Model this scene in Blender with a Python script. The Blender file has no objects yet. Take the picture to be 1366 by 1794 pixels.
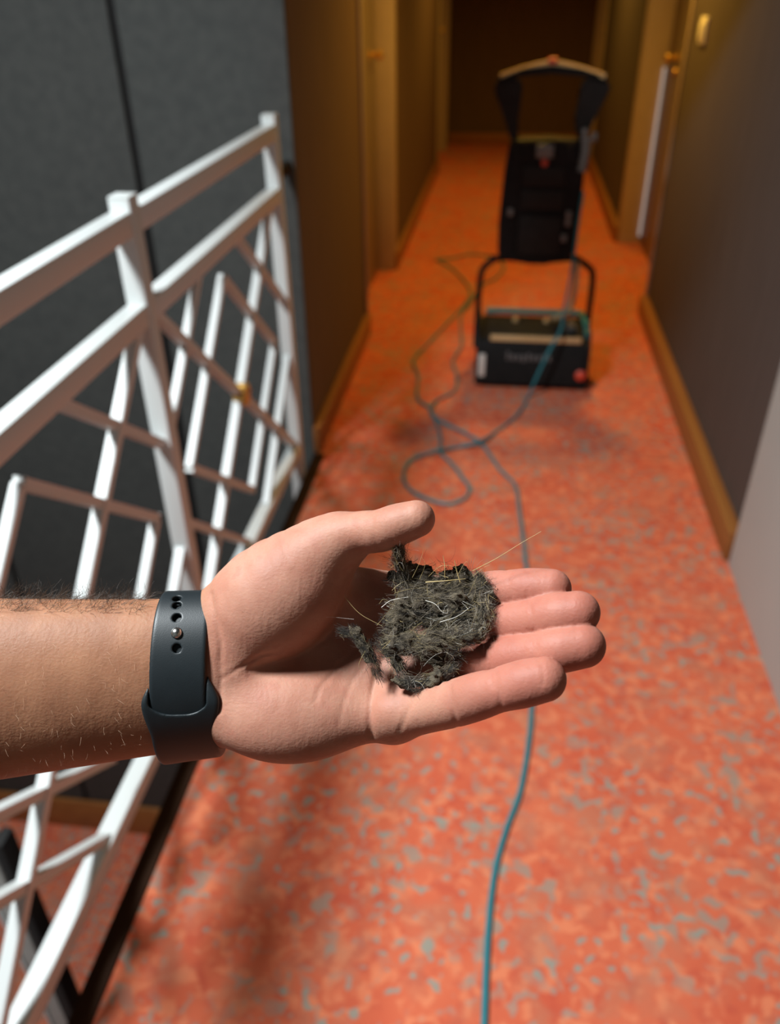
import bpy, bmesh, math, random
import numpy as np
from mathutils import Matrix, Vector, Quaternion

# ------------------------------------------------------------------ camera, light, exposure
SC = bpy.context.scene
COL = SC.collection
SC.view_settings.view_transform = 'Standard'
SC.view_settings.look = 'None'
SC.view_settings.exposure = 0.0
SC.view_settings.gamma = 1.0
SC.view_settings.use_curve_mapping = False

CAM_ROT = Matrix([[0.991242, -0.063124, 0.115998], [0.131671, 0.539908, -0.831362], [-0.010149, 0.839354, 0.543491]])
cam = bpy.data.cameras.new('camera'); cam_ob = bpy.data.objects.new('camera', cam); COL.objects.link(cam_ob)
M4 = CAM_ROT.to_4x4(); M4.translation = (0, 0, 1.45)
cam_ob.matrix_world = M4
cam.sensor_fit = 'HORIZONTAL'; cam.sensor_width = 36.0
cam.lens = 36.0 * 1445.89 / 1366.0
cam.clip_start = 0.02
cam.dof.use_dof = True; cam.dof.focus_distance = 0.345; cam.dof.aperture_fstop = 10.0
SC.camera = cam_ob

W = bpy.data.worlds.new('world'); SC.world = W; W.use_nodes = True
W.node_tree.nodes['Background'].inputs[0].default_value = (0.6, 0.62, 0.66, 1)
W.node_tree.nodes['Background'].inputs[1].default_value = 0.02

def area_light(name, loc, target, size, power, color):
    l = bpy.data.lights.new(name, 'AREA'); l.shape = 'DISK'; l.size = size; l.energy = power; l.color = color
    o = bpy.data.objects.new(name, l); COL.objects.link(o); o.location = loc
    o.rotation_euler = (Vector(target) - Vector(loc)).to_track_quat('-Z', 'Y').to_euler()
    return o
area_light('skylight', (-1.42, 0.25, 3.2), (-0.9, -0.55, 0), 0.50, 185, (0.925, 0.98, 1.0))

def spot_light(name, loc, power, color, angle, blend=0.9, radius=0.06):
    l = bpy.data.lights.new(name, 'SPOT'); l.energy = power; l.color = color; l.spot_size = math.radians(angle)
    l.spot_blend = blend; l.shadow_soft_size = radius
    o = bpy.data.objects.new(name, l); COL.objects.link(o); o.location = loc
    return o
WARM = (1.0, 0.55, 0.08)
spot_light('corridor_downlight', (0.2, 4.1, 2.12), 95, WARM, 165)
spot_light('corridor_downlight', (0.15, 6.8, 2.12), 68, WARM, 165)

# ------------------------------------------------------------------ materials
def mat(name, color, rough=0.6, metal=0.0, vary=None, scale=20.0, bump=0.0, bscale=200.0, stretch=(1, 1, 1), spec=0.5, detail=3.0):
    m = bpy.data.materials.new(name); m.use_nodes = True
    nt = m.node_tree; b = nt.nodes['Principled BSDF']
    b.inputs['Base Color'].default_value = (*color, 1); b.inputs['Roughness'].default_value = rough
    b.inputs['Metallic'].default_value = metal; b.inputs['Specular IOR Level'].default_value = spec
    if vary or bump:
        tc = nt.nodes.new('ShaderNodeTexCoord'); mp = nt.nodes.new('ShaderNodeMapping'); mp.inputs['Scale'].default_value = stretch
        nt.links.new(tc.outputs['Object'], mp.inputs['Vector'])
    if vary:
        n = nt.nodes.new('ShaderNodeTexNoise'); n.inputs['Scale'].default_value = scale; n.inputs['Detail'].default_value = detail
        nt.links.new(mp.outputs[0], n.inputs['Vector'])
        r = nt.nodes.new('ShaderNodeValToRGB'); r.color_ramp.elements[0].position = 0.3; r.color_ramp.elements[1].position = 0.7
        r.color_ramp.elements[0].color = (*color, 1); r.color_ramp.elements[1].color = (*vary, 1)
        nt.links.new(n.outputs['Fac'], r.inputs[0]); nt.links.new(r.outputs[0], b.inputs['Base Color'])
    if bump:
        n2 = nt.nodes.new('ShaderNodeTexNoise'); n2.inputs['Scale'].default_value = bscale; n2.inputs['Detail'].default_value = 2
        nt.links.new(mp.outputs[0], n2.inputs['Vector'])
        bp = nt.nodes.new('ShaderNodeBump'); bp.inputs['Strength'].default_value = bump; bp.inputs['Distance'].default_value = 0.001
        nt.links.new(n2.outputs['Fac'], bp.inputs['Height']); nt.links.new(bp.outputs[0], b.inputs['Normal'])
    return m

def glow(name, color, strength):
    m = mat(name, (.5, .5, .5)); b = m.node_tree.nodes['Principled BSDF']
    b.inputs['Emission Color'].default_value = (*color, 1); b.inputs['Emission Strength'].default_value = strength; return m

def carpet_material():
    m = bpy.data.materials.new('carpet'); m.use_nodes = True; nt = m.node_tree; L = nt.links
    b = nt.nodes['Principled BSDF']; b.inputs['Roughness'].default_value = 0.95; b.inputs['Specular IOR Level'].default_value = 0.08
    tc = nt.nodes.new('ShaderNodeTexCoord')
    def noise(scale, detail=2.0, off=(0, 0, 0), dist=0.0):
        mp = nt.nodes.new('ShaderNodeMapping'); mp.inputs['Location'].default_value = off
        L.new(tc.outputs['Object'], mp.inputs['Vector'])
        n = nt.nodes.new('ShaderNodeTexNoise'); n.inputs['Scale'].default_value = scale; n.inputs['Detail'].default_value = detail
        n.inputs['Distortion'].default_value = dist
        L.new(mp.outputs[0], n.inputs['Vector']); return n.outputs['Fac']
    def step(fac, lo, hi):
        r = nt.nodes.new('ShaderNodeMapRange'); r.inputs['From Min'].default_value = lo; r.inputs['From Max'].default_value = hi
        L.new(fac, r.inputs['Value']); return r.outputs['Result']
    def mix(fac, a, c):
        x = nt.nodes.new('ShaderNodeMix'); x.data_type = 'RGBA'
        if hasattr(fac, 'links'): L.new(fac, x.inputs['Factor'])
        else: x.inputs['Factor'].default_value = fac
        for s, v in ((x.inputs['A'], a), (x.inputs['B'], c)):
            if isinstance(v, tuple): s.default_value = (*v, 1)
            else: L.new(v, s)
        return x.outputs['Result']
    def mul(a, c):
        x = nt.nodes.new('ShaderNodeMath'); x.operation = 'MULTIPLY'
        L.new(a, x.inputs[0])
        if hasattr(c, 'links'): L.new(c, x.inputs[1])
        else: x.inputs[1].default_value = c
        return x.outputs[0]
    col = mix(step(noise(5, 2), .35, .65), (.60, .118, .060), (.66, .160, .080))
    col = mix(mul(step(noise(30, 2.5, (3, 1, 0), .5), .50, .62), .75), col, (.76, .245, .122))          # lighter salmon dabs
    col = mix(mul(step(noise(22, 2, (9, 4, 0), .6), .55, .66), .6), col, (.52, .088, .052))          # deeper red dabs
    col = mix(mul(step(noise(11, 2.5, (7, 3, 0), .3), .50, .66), .42), col, (.42, .20, .125))                     # broad dull patches
    f = mul(step(noise(33, 1.5, (1, 7, 0), .5), .545, .61), step(noise(6, 1.5, (5, 5, 0)), .42, .58))
    col = mix(mul(f, .85), col, (.34, .255, .20))                                                   # grey green flecks
    f2 = mul(step(noise(46, .5, (4, 2, 0), .2), .61, .67), step(noise(4, 1, (2, 8, 0)), .42, .55))
    col = mix(mul(f2, .8), col, (.25, .31, .265))
    L.new(col, b.inputs['Base Color'])
    bp = nt.nodes.new('ShaderNodeBump'); bp.inputs['Strength'].default_value = .5; bp.inputs['Distance'].default_value = .003
    L.new(noise(420, 2), bp.inputs['Height']); L.new(bp.outputs[0], b.inputs['Normal'])
    return m

def skin_material():
    m = bpy.data.materials.new('skin'); m.use_nodes = True; nt = m.node_tree; L = nt.links
    b = nt.nodes['Principled BSDF']
    tc = nt.nodes.new('ShaderNodeTexCoord')
    sx = nt.nodes.new('ShaderNodeSeparateXYZ'); L.new(tc.outputs['Object'], sx.inputs[0])
    def noise(scale, detail=3, stretch=(1, 1, 1)):
        mp = nt.nodes.new('ShaderNodeMapping'); mp.inputs['Scale'].default_value = stretch
        L.new(tc.outputs['Object'], mp.inputs['Vector'])
        n = nt.nodes.new('ShaderNodeTexNoise'); n.inputs['Scale'].default_value = scale; n.inputs['Detail'].default_value = detail
        L.new(mp.outputs[0], n.inputs['Vector']); return n.outputs['Fac']
    def rng(v, a, c, lo=0, hi=1):
        r = nt.nodes.new('ShaderNodeMapRange'); r.interpolation_type = 'SMOOTHSTEP'
        for k, q in zip(('From Min', 'From Max', 'To Min', 'To Max'), (a, c, lo, hi)): r.inputs[k].default_value = q
        L.new(v, r.inputs['Value']); return r.outputs['Result']
    def mix(fac, a, c):
        x = nt.nodes.new('ShaderNodeMix'); x.data_type = 'RGBA'; L.new(fac, x.inputs['Factor'])
        for s, v in ((x.inputs['A'], a), (x.inputs['B'], c)):
            if isinstance(v, tuple): s.default_value = (*v, 1)
            else: L.new(v, s)
        return x.outputs['Result']
    arm = mix(rng(noise(55), .35, .65), (.285, .128, .070), (.34, .160, .088))
    palm = mix(rng(noise(70, 4), .35, .65), (.372, .166, .113), (.435, .218, .152))
    palm = mix(rng(noise(140, 4), .52, .70, 0, .5), palm, (.38, .15, .105))
    finger = mix(rng(noise(60), .35, .65), (.365, .130, .092), (.405, .157, .112))
    c = mix(rng(sx.outputs['X'], -.090, -.072), arm, palm)
    c = mix(rng(sx.outputs['X'], .010, .045), c, finger)
    L.new(c, b.inputs['Base Color'])
    b.inputs['Roughness'].default_value = .55; b.inputs['Specular IOR Level'].default_value = .24
    b.inputs['Subsurface Weight'].default_value = .45; b.inputs['Subsurface Radius'].default_value = (1.0, .35, .2)
    b.inputs['Subsurface Scale'].default_value = .003
    bp = nt.nodes.new('ShaderNodeBump'); bp.inputs['Strength'].default_value = .24; bp.inputs['Distance'].default_value = .0006
    L.new(noise(900, 2, (.8, 1.05, 1)), bp.inputs['Height'])
    bp2 = nt.nodes.new('ShaderNodeBump'); bp2.inputs['Strength'].default_value = .13; bp2.inputs['Distance'].default_value = .0016
    L.new(noise(210, 3, (1.6, .6, 1)), bp2.inputs['Height']); L.new(bp.outputs[0], bp2.inputs['Normal'])
    L.new(bp2.outputs[0], b.inputs['Normal'])
    return m

MT = dict(
    carpet=carpet_material(), skin=skin_material(),
    white=mat('white_enamel', (.62, .65, .64), .4),
    grey_fabric=mat('grey_fabric', (.062, .066, .064), .9, vary=(.078, .082, .078), scale=30, bump=.5, bscale=700, spec=.15),
    brown_fabric=mat('brown_wall_fabric', (.112, .072, .050), .9, vary=(.138, .090, .063), scale=60, bump=.4, bscale=500, stretch=(1, 1, .06), spec=.15),
    taupe_fabric=mat('taupe_wall_fabric', (.082, .064, .057), .9, vary=(.102, .081, .072), scale=60, bump=.4, bscale=500, stretch=(1, 1, .06), spec=.15),
    tan=mat('tan_paint', (.40, .31, .23), .45, vary=(.43, .335, .25), scale=12),
    leaf=mat('door_leaf_paint', (.20, .15, .10), .5, vary=(.22, .165, .11), scale=14, stretch=(1, 1, .1)),
    wood=mat('baseboard_wood', (.25, .092, .022), .5, vary=(.31, .12, .03), scale=22, stretch=(1, .08, 1)),
    darkwood=mat('dark_nosing', (.024, .011, .006), .75, vary=(.034, .016, .008), scale=18, stretch=(1, .1, 1), spec=.1),
    pale=mat('pale_painted_wall', (.39, .40, .38), .6, vary=(.42, .425, .40), scale=4, bump=.1, bscale=90),
    plaster=mat('plaster', (.55, .54, .52), .8, vary=(.58, .57, .55), scale=6),
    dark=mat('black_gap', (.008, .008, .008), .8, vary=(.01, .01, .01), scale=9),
    black=mat('black_plastic', (.010, .010, .010), .6, vary=(.014, .013, .013), scale=30, spec=.12),
    black2=mat('dark_grey_plastic', (.018, .017, .016), .6, vary=(.024, .022, .021), scale=25, spec=.15),
    steel=mat('grey_metal', (.16, .16, .155), .45, .2, vary=(.20, .20, .19), scale=30),
    newel=mat('grey_newel_paint', (.34, .34, .32), .5, vary=(.38, .38, .36), scale=20),
    brass=mat('brass', (.90, .60, .18), .35, .85, vary=(.75, .45, .12), scale=40),
    gloss=mat('tan_glossy_bar', (.62, .42, .20), .25, vary=(.68, .47, .24), scale=20),
    greylabel=mat('pale_label', (.62, .60, .55), .5, vary=(.66, .64, .6), scale=60),
    letter=mat('grey_lettering', (.10, .10, .10), .5, vary=(.12, .12, .12), scale=60),
    red=mat('red_plastic', (.62, .06, .03), .4, vary=(.68, .08, .04), scale=50),
    teal=mat('teal_rubber', (.018, .185, .225), .42, vary=(.028, .21, .25), scale=60),
    strip_glow=glow('painted_strip_glow', (.80, .82, .88), .27),  # emission imitates light falling on the door edge
    cream=mat('cream_plastic', (.86, .82, .72), .35, vary=(.9, .86, .76), scale=30),
    hose=mat('beige_hose', (.58, .40, .22), .45, vary=(.63, .45, .25), scale=40),
    strap=mat('black_silicone', (.008, .0125, .015), .46, vary=(.010, .015, .018), scale=120, bump=.06, bscale=2500, spec=.45),
    pin=mat('polished_pin', (.72, .70, .66), .22, 1.0, vary=(.6, .58, .55), scale=500),
    hair=mat('dark_hair', (.05, .03, .02), .45, vary=(.10, .06, .035), scale=300),
    fairhair=mat('fair_hair', (.80, .55, .38), .4, vary=(.7, .45, .3), scale=300),
    lint=mat('felted_lint', (.032, .026, .020), .95, vary=(.125, .100, .070), scale=260, bump=1.0, bscale=1800, spec=.1),
    f_olive=mat('olive_fibre', (.17, .135, .078), .7, vary=(.27, .215, .125), scale=300, spec=.2),
    f_dark=mat('charcoal_fibre', (.020, .018, .016), .7, vary=(.05, .044, .037), scale=300, spec=.2),
    f_grey=mat('grey_brown_fibre', (.19, .155, .118), .65, vary=(.34, .285, .22), scale=300, spec=.25),
    f_tan=mat('straw_fibre', (.42, .31, .12), .5, vary=(.55, .42, .2), scale=300),
    f_white=mat('pale_fibre', (.62, .58, .52), .45, vary=(.72, .68, .6), scale=300),
)

# ------------------------------------------------------------------ helpers
def tag(o, label=None, cat=None, group=None, kind=None):
    if label: o['label'] = label
    if cat: o['category'] = cat
    if group: o['group'] = group
    if kind: o['kind'] = kind
    return o
def empty(name, loc=(0, 0, 0)):
    o = bpy.data.objects.new(name, None); COL.objects.link(o); o.location = loc; o.empty_display_size = .1
    return o
def link(name, me, m, parent=None):
    o = bpy.data.objects.new(name, me); COL.objects.link(o)
    if m is not None: me.materials.append(m)
    if parent is not None:
        o.parent = parent
        o.matrix_parent_inverse = parent_matrix(parent).inverted()
    return o
def parent_matrix(p):
    m = p.matrix_basis.copy()
    return m if p.parent is None else parent_matrix(p.parent) @ p.matrix_parent_inverse @ m
class MB:
    def __init__(s): s.bm = bmesh.new()
    def box(s, lo, hi, bevel=0.0, seg=2):
        r = bmesh.ops.create_cube(s.bm, size=1.0)
        c = [(a + b) / 2 for a, b in zip(lo, hi)]; d = [b - a for a, b in zip(lo, hi)]
        for v in r['verts']: v.co = Vector((c[i] + v.co[i] * d[i] for i in range(3)))
        if bevel: bmesh.ops.bevel(s.bm, geom=list({e for v in r['verts'] for e in v.link_edges}), offset=bevel, segments=seg, affect='EDGES', profile=.5)
        return s
    def bar(s, a, b, width, depth, up=(1, 0, 0), bevel=0.0):
        """square bar from a to b; width measured along `up`, depth across"""
        a, b = Vector(a), Vector(b); z = (b - a).normalized(); x = Vector(up); x = (x - z * x.dot(z)).normalized(); y = z.cross(x)
        r = bmesh.ops.create_cube(s.bm, size=1.0); l = (b - a).length; m = (a + b) / 2
        for v in r['verts']: v.co = m + x * v.co.x * width + y * v.co.y * depth + z * v.co.z * l
        if bevel: bmesh.ops.bevel(s.bm, geom=list({e for v in r['verts'] for e in v.link_edges}), offset=bevel, segments=2, affect='EDGES')
        return s
    def tube(s, pts, radius, n=10, caps=True):
        pts = [Vector(p) for p in pts]; rings = []; x = None
        for i, p in enumerate(pts):
            t = (pts[min(i + 1, len(pts) - 1)] - pts[max(i - 1, 0)]).normalized()
            if x is None: x = t.orthogonal().normalized()
            x = (x - t * x.dot(t)).normalized(); y = t.cross(x)
            r = radius[i] if isinstance(radius, (list, tuple)) else radius
            rings.append([s.bm.verts.new(p + (x * math.cos(2 * math.pi * k / n) + y * math.sin(2 * math.pi * k / n)) * r) for k in range(n)])
        for a, b in zip(rings, rings[1:]):
            for k in range(n): s.bm.faces.new((a[k], a[(k + 1) % n], b[(k + 1) % n], b[k]))
        if caps: s.bm.faces.new(rings[0][::-1]); s.bm.faces.new(rings[-1])
        return s
    def lathe(s, prof, center, axis, n=20):
        c = Vector(center); q = Vector((0, 0, 1)).rotation_difference(Vector(axis)); rings = []
        for r, h in prof: rings.append([s.bm.verts.new(c + q @ Vector((r * math.cos(2 * math.pi * k / n), r * math.sin(2 * math.pi * k / n), h))) for k in range(n)])
        for a, b in zip(rings, rings[1:]):
            for k in range(n): s.bm.faces.new((a[k], a[(k + 1) % n], b[(k + 1) % n], b[k]))
        s.bm.faces.new(rings[0][::-1]); s.bm.faces.new(rings[-1]); return s
    def prism(s, outline, axis, lo, hi, bevel=0.0):
        """outline: list of 2-D points in the two other axes"""
        def P(p, h):
            v = list(p); v.insert(axis, h); return Vector(v)
        a = [s.bm.verts.new(P(p, lo)) for p in outline]; b = [s.bm.verts.new(P(p, hi)) for p in outline]; n = len(a)
        fs = [s.bm.faces.new(a), s.bm.faces.new(b[::-1])] + [s.bm.faces.new((a[i], b[i], b[(i + 1) % n], a[(i + 1) % n])) for i in range(n)]
        if bevel: bmesh.ops.bevel(s.bm, geom=list({e for f in fs for e in f.edges}), offset=bevel, segments=2, affect='EDGES')
        return s
    def build(s, name, m, parent=None, smooth=True):
        bmesh.ops.recalc_face_normals(s.bm, faces=s.bm.faces)
        me = bpy.data.meshes.new(name); s.bm.to_mesh(me); s.bm.free()
        if smooth: me.shade_smooth(); me.set_sharp_from_angle(angle=math.radians(35))
        return link(name, me, m, parent)
def box(name, lo, hi, m, parent=None, bevel=0.0): return MB().box(lo, hi, bevel).build(name, m, parent)
def structure(o): o['kind'] = 'structure'; return o
def spline(pts, n=8):
    P = [Vector(p) for p in pts]; P = [P[0] * 2 - P[1]] + P + [P[-1] * 2 - P[-2]]; out = []
    for i in range(1, len(P) - 2):
        a, b, c, d = P[i - 1:i + 3]
        for k in range(n):
            t = k / n
            out.append(.5 * ((2 * b) + (c - a) * t + (2 * a - 5 * b + 4 * c - d) * t * t + (3 * b - a - 3 * c + d) * t ** 3))
    out.append(P[-2]); return out

# ------------------------------------------------------------------ the setting
XL, XR, YE = -0.635, 0.735, 9.24
YC = 2.574                       # corner where the stairwell ends and the corridor's left wall begins
# corridor floor slab (its left edge is the stairwell opening)
structure(MB().box((-0.62, -1.6, -.25), (1.0, 9.4, 0)).box((-1.0, YC + .02, -.25), (-0.62, 9.4, 0)).build('floor', MT['carpet'], smooth=False))
structure(box('trim_1', (-0.634, -1.6, -.06), (-0.594, YC - .005, .006), MT['darkwood'], bevel=.003))
structure(box('floor_landing', (-2.75, -1.6, -2.6), (-0.4, YC + .3, -2.366), MT['carpet']))
# left corridor wall with two door openings, right wall likewise
def wall_with_openings(name, x0, x1, y0, y1, openings, m, z0=0.0, z1=2.2, head=2.05):
    b = MB(); y = y0
    for a, c in openings:
        b.box((x0, y, z0), (x1, a, z1)); b.box((x0, a, head), (x1, c, z1)); y = c
    b.box((x0, y, z0), (x1, y1, z1))
    return structure(b.build(name, m, smooth=False))
wall_with_openings('wall_left', XL - .16, XL, YC + .021, YE, [(3.80, 4.84), (7.80, 8.84)], MT['brown_fabric'])
wall_with_openings('wall_right', XR, XR + .2, 1.9, YE, [(4.22, 5.58), (8.20, 9.10)], MT['taupe_fabric'])
structure(box('wall_far', (-.9, YE, 0), (1.0, YE + .12, 2.2), MT['brown_fabric']))
structure(MB().box((-.90, 1.3, 2.2), (-.70, 9.4, 2.3)).box((-.70, 1.9, 2.2), (1.0, 9.4, 2.3)).build('ceiling', MT['plaster'], smooth=False))  # out of view; front edge stepped to control where the skylight falls
structure(box('ceiling_stairwell', (-2.9, 1.5, 3.4), (-.90, 3.0, 3.5), MT['plaster']))
structure(box('wall_pale', (.71, 1.1, 0), (.92, 2.055, 2.2), MT['pale']))
structure(box('wall_right_near', (XR, -1.6, 0), (.92, 1.1, 2.2), MT['brown_fabric']))
structure(box('wall_behind', (-2.9, -1.75, -2.6), (1.0, -1.6, 3.3), MT['grey_fabric']))
structure(box('wall_stair_left', (-2.9, -1.6, -2.6), (-2.75, YC + .3, 3.3), MT['grey_fabric']))
# stairwell end wall: two fabric panels with a black gap on a dark backing
ws = structure(box('wall_stair', (-2.75, YC + .02, -2.6), (XL - .002, YC + .1, 3.4), MT['dark']))
for x0, x1 in ((-2.75, -1.992), (-1.968, -1.141), (-1.116, XL)):
    box('panel', (x0, YC, -2.366), (x1, YC + .02, 2.19 if x1 > -1 else 3.4), MT['grey_fabric'], ws, bevel=.002)
structure(box('baseboard_stair', (-2.75, YC - .022, -2.366), (-.66, YC, -2.15), MT['wood'], bevel=.003))
# baseboards
for nm, lo, hi in (('baseboard_left', (XL, YC + .004, 0), (-.61, 3.80, .102)), ('baseboard_left.001', (XL, 4.84, 0), (-.61, 7.80, .102)),
                   ('baseboard_right', (.698, 2.07, 0), (XR, 4.22, .098)), ('baseboard_right.001', (.698, 5.58, 0), (XR, 8.20, .098)),
                   ('baseboard_far', (XL, YE - .022, 0), (XR, YE, .108))):
    structure(box(nm, lo, hi, MT['wood'], bevel=.003))
# doors: reveal, architrave, leaf, knob
def knob(name, p, side, parent, r=.023):
    prof = [(.006, 0), (.024, 0), (.024, .005), (.009, .008), (.009, .026), (r * .7, .032), (r, .046), (r * .9, .060), (r * .5, .068), (.002, .070)]
    return MB().lathe(prof, p, (side, 0, 0)).build(name, MT['brass'], parent)
def door(n, side, xw, y0, y1, depth, near_w, kz, ky, keyhole=False):
    """side +1: door in the left wall (opens towards +X); -1: in the right wall"""
    s = side; d = empty('door_%d' % n, (xw, (y0 + y1) / 2, 0)); structure(d)
    X = lambda a, b: (min(xw - s * a, xw - s * b), max(xw - s * a, xw - s * b))
    xs = X(-.008, depth)
    box('jamb', (xs[0], y0, 0), (xs[1], y0 + .03, 2.05), MT['tan'], d, .003)
    box('jamb', (xs[0], y1 - .03, 0), (xs[1], y1, 2.05), MT['tan'], d, .003)
    box('head_jamb', (xs[0], y0 + .03, 2.02), (xs[1], y1 - .03, 2.05), MT['tan'], d, .003)
    a = X(-.014, .0)
    box('architrave', (a[0], y0 - near_w, 0), (a[1], y0 - .001, 2.1), MT['tan'], d, .004)
    box('architrave', (a[0], y1 + .001, 0), (a[1], y1 + .05, 2.1), MT['tan'], d, .004)
    l = X(depth - .035, depth)
    lf = box('door_leaf', (l[0], y0 + .032, .01), (l[1], y1 - .032, 2.018), MT['leaf'], d, .003)
    knob('knob', (xw - s * (depth - .036), ky, kz), s, lf)
    if keyhole: MB().lathe([(.002, 0), (.020, 0), (.018, .008), (.010, .012), (.002, .012)], (xw - s * (depth - .036), ky, kz - .068), (s, 0, 0)).build('keyhole_plate', MT['brass'], lf)
    return d
door(1, 1, XL, 3.80, 4.84, .12, .02, 1.13, 4.62)
d2 = door(2, -1, XR, 4.22, 5.58, .165, .02, 1.075, 5.22, True)
o = box('glow_strip', (.848, 5.534, .05), (.860, 5.549, 1.0), MT['strip_glow'], d2); o['label'] = 'pale glowing strip imitating light at the edge of the door'  # self-glowing strip added for the bright line; no lit room behind it
door(3, 1, XL, 7.80, 8.84, .12, .05, 1.05, 8.6)
door(4, -1, XR, 8.20, 9.10, .14, .05, 1.05, 8.9)
sw = empty('light_switch', (XR, 3.9, 1.262))
box('plate', (XR - .012, 3.845, 1.215), (XR, 3.955, 1.310), MT['cream'], sw, .003)
box('rocker', (XR - .020, 3.870, 1.232), (XR - .012, 3.930, 1.292), MT['cream'], sw, .003)
tag(sw, 'small pale wall switch plate on the dark wall beside the right door', 'switch')

# ------------------------------------------------------------------ white fretwork railing
RX = -.655
rail = empty('railing', (RX, 1.4, 0))
tag(rail, 'white metal railing with diagonal lattice bars along the stairwell edge', 'railing')
def post(y, z0=-.22):
    return MB().box((RX - .019, y - .02, z0), (RX + .019, y + .02, 1.138), .002).box((RX - .019, y - .02, 1.138), (RX + .019, y + .02, 1.142), .0015).build('post', MT['white'], rail)
PY = (.415, 1.412, 2.408)
for y in PY: post(y)
for k, (ya, yb) in enumerate(((-.56, .395), (.435, 1.392), (1.432, 2.388))):
    for z0, z1 in ((1.076, 1.118), (.915, .955), (.095, .135)):
        box('rail', (RX - .018, ya, z0), (RX + .018, yb, z1), MT['white'], rail, .002)
    if k == 0: continue
    yc = (ya + yb) / 2 + (.03 if k == 1 else -.017); zc = .548
    def bar(a, b, w, d):
        """bar between two points given from the crossing; ends are trimmed to the frame"""
        (y0, z0), (y1, z1) = a, b; lo = (ya - yc, .133 - zc); hi = (yb - yc, .917 - zc); t0, t1 = 0.0, 1.0
        for p, q, l, u in ((y0, y1, lo[0], hi[0]), (z0, z1, lo[1], hi[1])):
            if abs(q - p) > 1e-6:
                s, e = sorted(((l - p) / (q - p), (u - p) / (q - p))); t0, t1 = max(t0, s), min(t1, e)
        P = lambda t: (RX, yc + y0 + (y1 - y0) * t, zc + z0 + (z1 - z0) * t)
        return MB().bar(P(t0), P(t1), w, d, bevel=.0012).build('bar', MT['white'], rail)
    bar((-.585, -.5), (.585, .5), .022, .020)                           # rising diagonal
    for q in (-1, 1): bar((q * .011, -q * .0093), (q * .585, -q * .4945), .0215, .020)   # falling diagonal, cut at the crossing
    A, B_, C_, D_ = (-.024, .310), (.36, 0), (.008, -.296), (-.386, 0)  # the inner lozenge
    for a, b in ((D_, A), (C_, B_)): bar(a, b, .018, .016)
    for a, b in ((A, B_), (D_, C_)): bar(a, b, .0175, .018)
    bar((-.52, .072), (-.10, .430), .018, .016); bar((.55, -.05), (.08, -.453), .018, .016)      # corner bars
    bar((.05, .418), (.55, .043), .0175, .018); bar((-.52, -.043), (-.03, -.456), .0175, .018)
def rosette(y, z):
    r = MB()
    r.lathe([(.004, -.022), (.023, -.022), (.023, .005), (.016, .012), (.004, .014)], (RX + .0125, y, z), (1, 0, 0), 18)
    for k in range(8):
        a = k * math.pi / 4
        r.lathe([(.001, -.028), (.008, -.025), (.008, .004), (.001, .009)], (RX + .017, y + .023 * math.cos(a), z + .023 * math.sin(a)), (1, 0, 0), 8)
    o = r.build('rosette', MT['brass'], rail); o['label'] = 'round brass rosette at the crossing of the bars'; return o
rosette(1.893, .548)
rosette(.9435, .548)
o = MB().box((RX - .012, 2.428, .965), (RX + .012, YC, .995), .003).build('wall_bracket', MT['black'], rail); o['label'] = 'black bracket fixing the last post to the wall'
# grey newel and its black neighbour on the flight below
nw = empty('stair_newel', (-1.03, 1.04, -2.366))
MB().box((-1.075, .99, -2.366), (-1.032, 1.035, -.13), .002).build('newel_post', MT['newel'], nw)
MB().box((-1.083, .985, -2.366), (-1.0755, 1.03, -.13), .001).build('edge_strip', MT['white'], nw)
MB().box((-1.031, .995, -2.366), (-1.008, 1.045, -.14), .002).build('black_post', MT['dark'], nw)
tag(nw, 'grey stair post with a pale edge standing below the railing by the dark floor edge', 'post')

# ------------------------------------------------------------------ carpet cleaning machine
mc = empty('carpet_cleaner', (.145, 3.4, 0))
tag(mc, 'black upright carpet cleaning machine standing in the corridor', 'carpet cleaner')
yf = 3.21
hs = MB().prism([(yf, .018), (yf + .01, .175), (yf + .03, .205), (yf + .33, .205), (yf + .36, .16), (yf + .36, .018)], 0, -.075, .365, .008)
housing = hs.build('housing', MT['black'], mc)
for x0, x1 in ((-.086, -.075), (.365, .376)):
    MB().prism([(yf + .01, .012), (yf + .02, .19), (yf + .06, .235), (yf + .30, .235), (yf + .35, .17), (yf + .35, .012)], 0, x0, x1, .003).build('side_cheek', MT['black2'], mc)
for y in (yf + .07, yf + .26):
    MB().tube([(-.06, y, .04), (.35, y, .04)], .038, 16).build('brush_roller', MT['black2'], mc)
t = MB().box((-.03, yf + .018, .203), (.335, yf + .034, .226), .004).build('front_bar', MT['gloss'], mc); t['label'] = 'tan glossy bar along the front edge'
MB().box((-.045, yf + .06, .203), (.345, yf + .27, .209), .002).build('tray', MT['black2'], mc)
te = MB().tube(spline([(-.055, yf + .29, .232), (.02, yf + .30, .232), (.30, yf + .30, .232), (.345, yf + .29, .232), (.362, yf + .2, .226), (.366, yf + .08, .215)], 6), .014, 10).build('container_rim', MT['teal'], mc); te['label'] = 'teal rim around the container'
for x in (.07, .20):
    MB().lathe([(.003, 0), (.012, 0), (.012, .012), (.006, .018), (.002, .018)], (x, yf + .24, .209), (0, 0, 1), 12).build('knob', MT['gloss'], mc)
MB().box((.285, yf + .13, .209), (.318, yf + .2, .235), .004).build('latch', MT['steel'], mc)
o = MB().box((-.072, yf - .004, .055), (-.045, yf + .012, .150), .003).build('side_label', MT['greylabel'], mc); o['label'] = 'pale upright label'
o = MB().lathe([(.002, 0), (.022, 0), (.022, .010), (.015, .016), (.002, .018)], (.345, yf + .006, .075), (0, -1, 0), 16).build('button', MT['red'], mc); o['label'] = 'red round button'
lt = MB(); x = .04                                                     # worn raised lettering, too blurred to read
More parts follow.
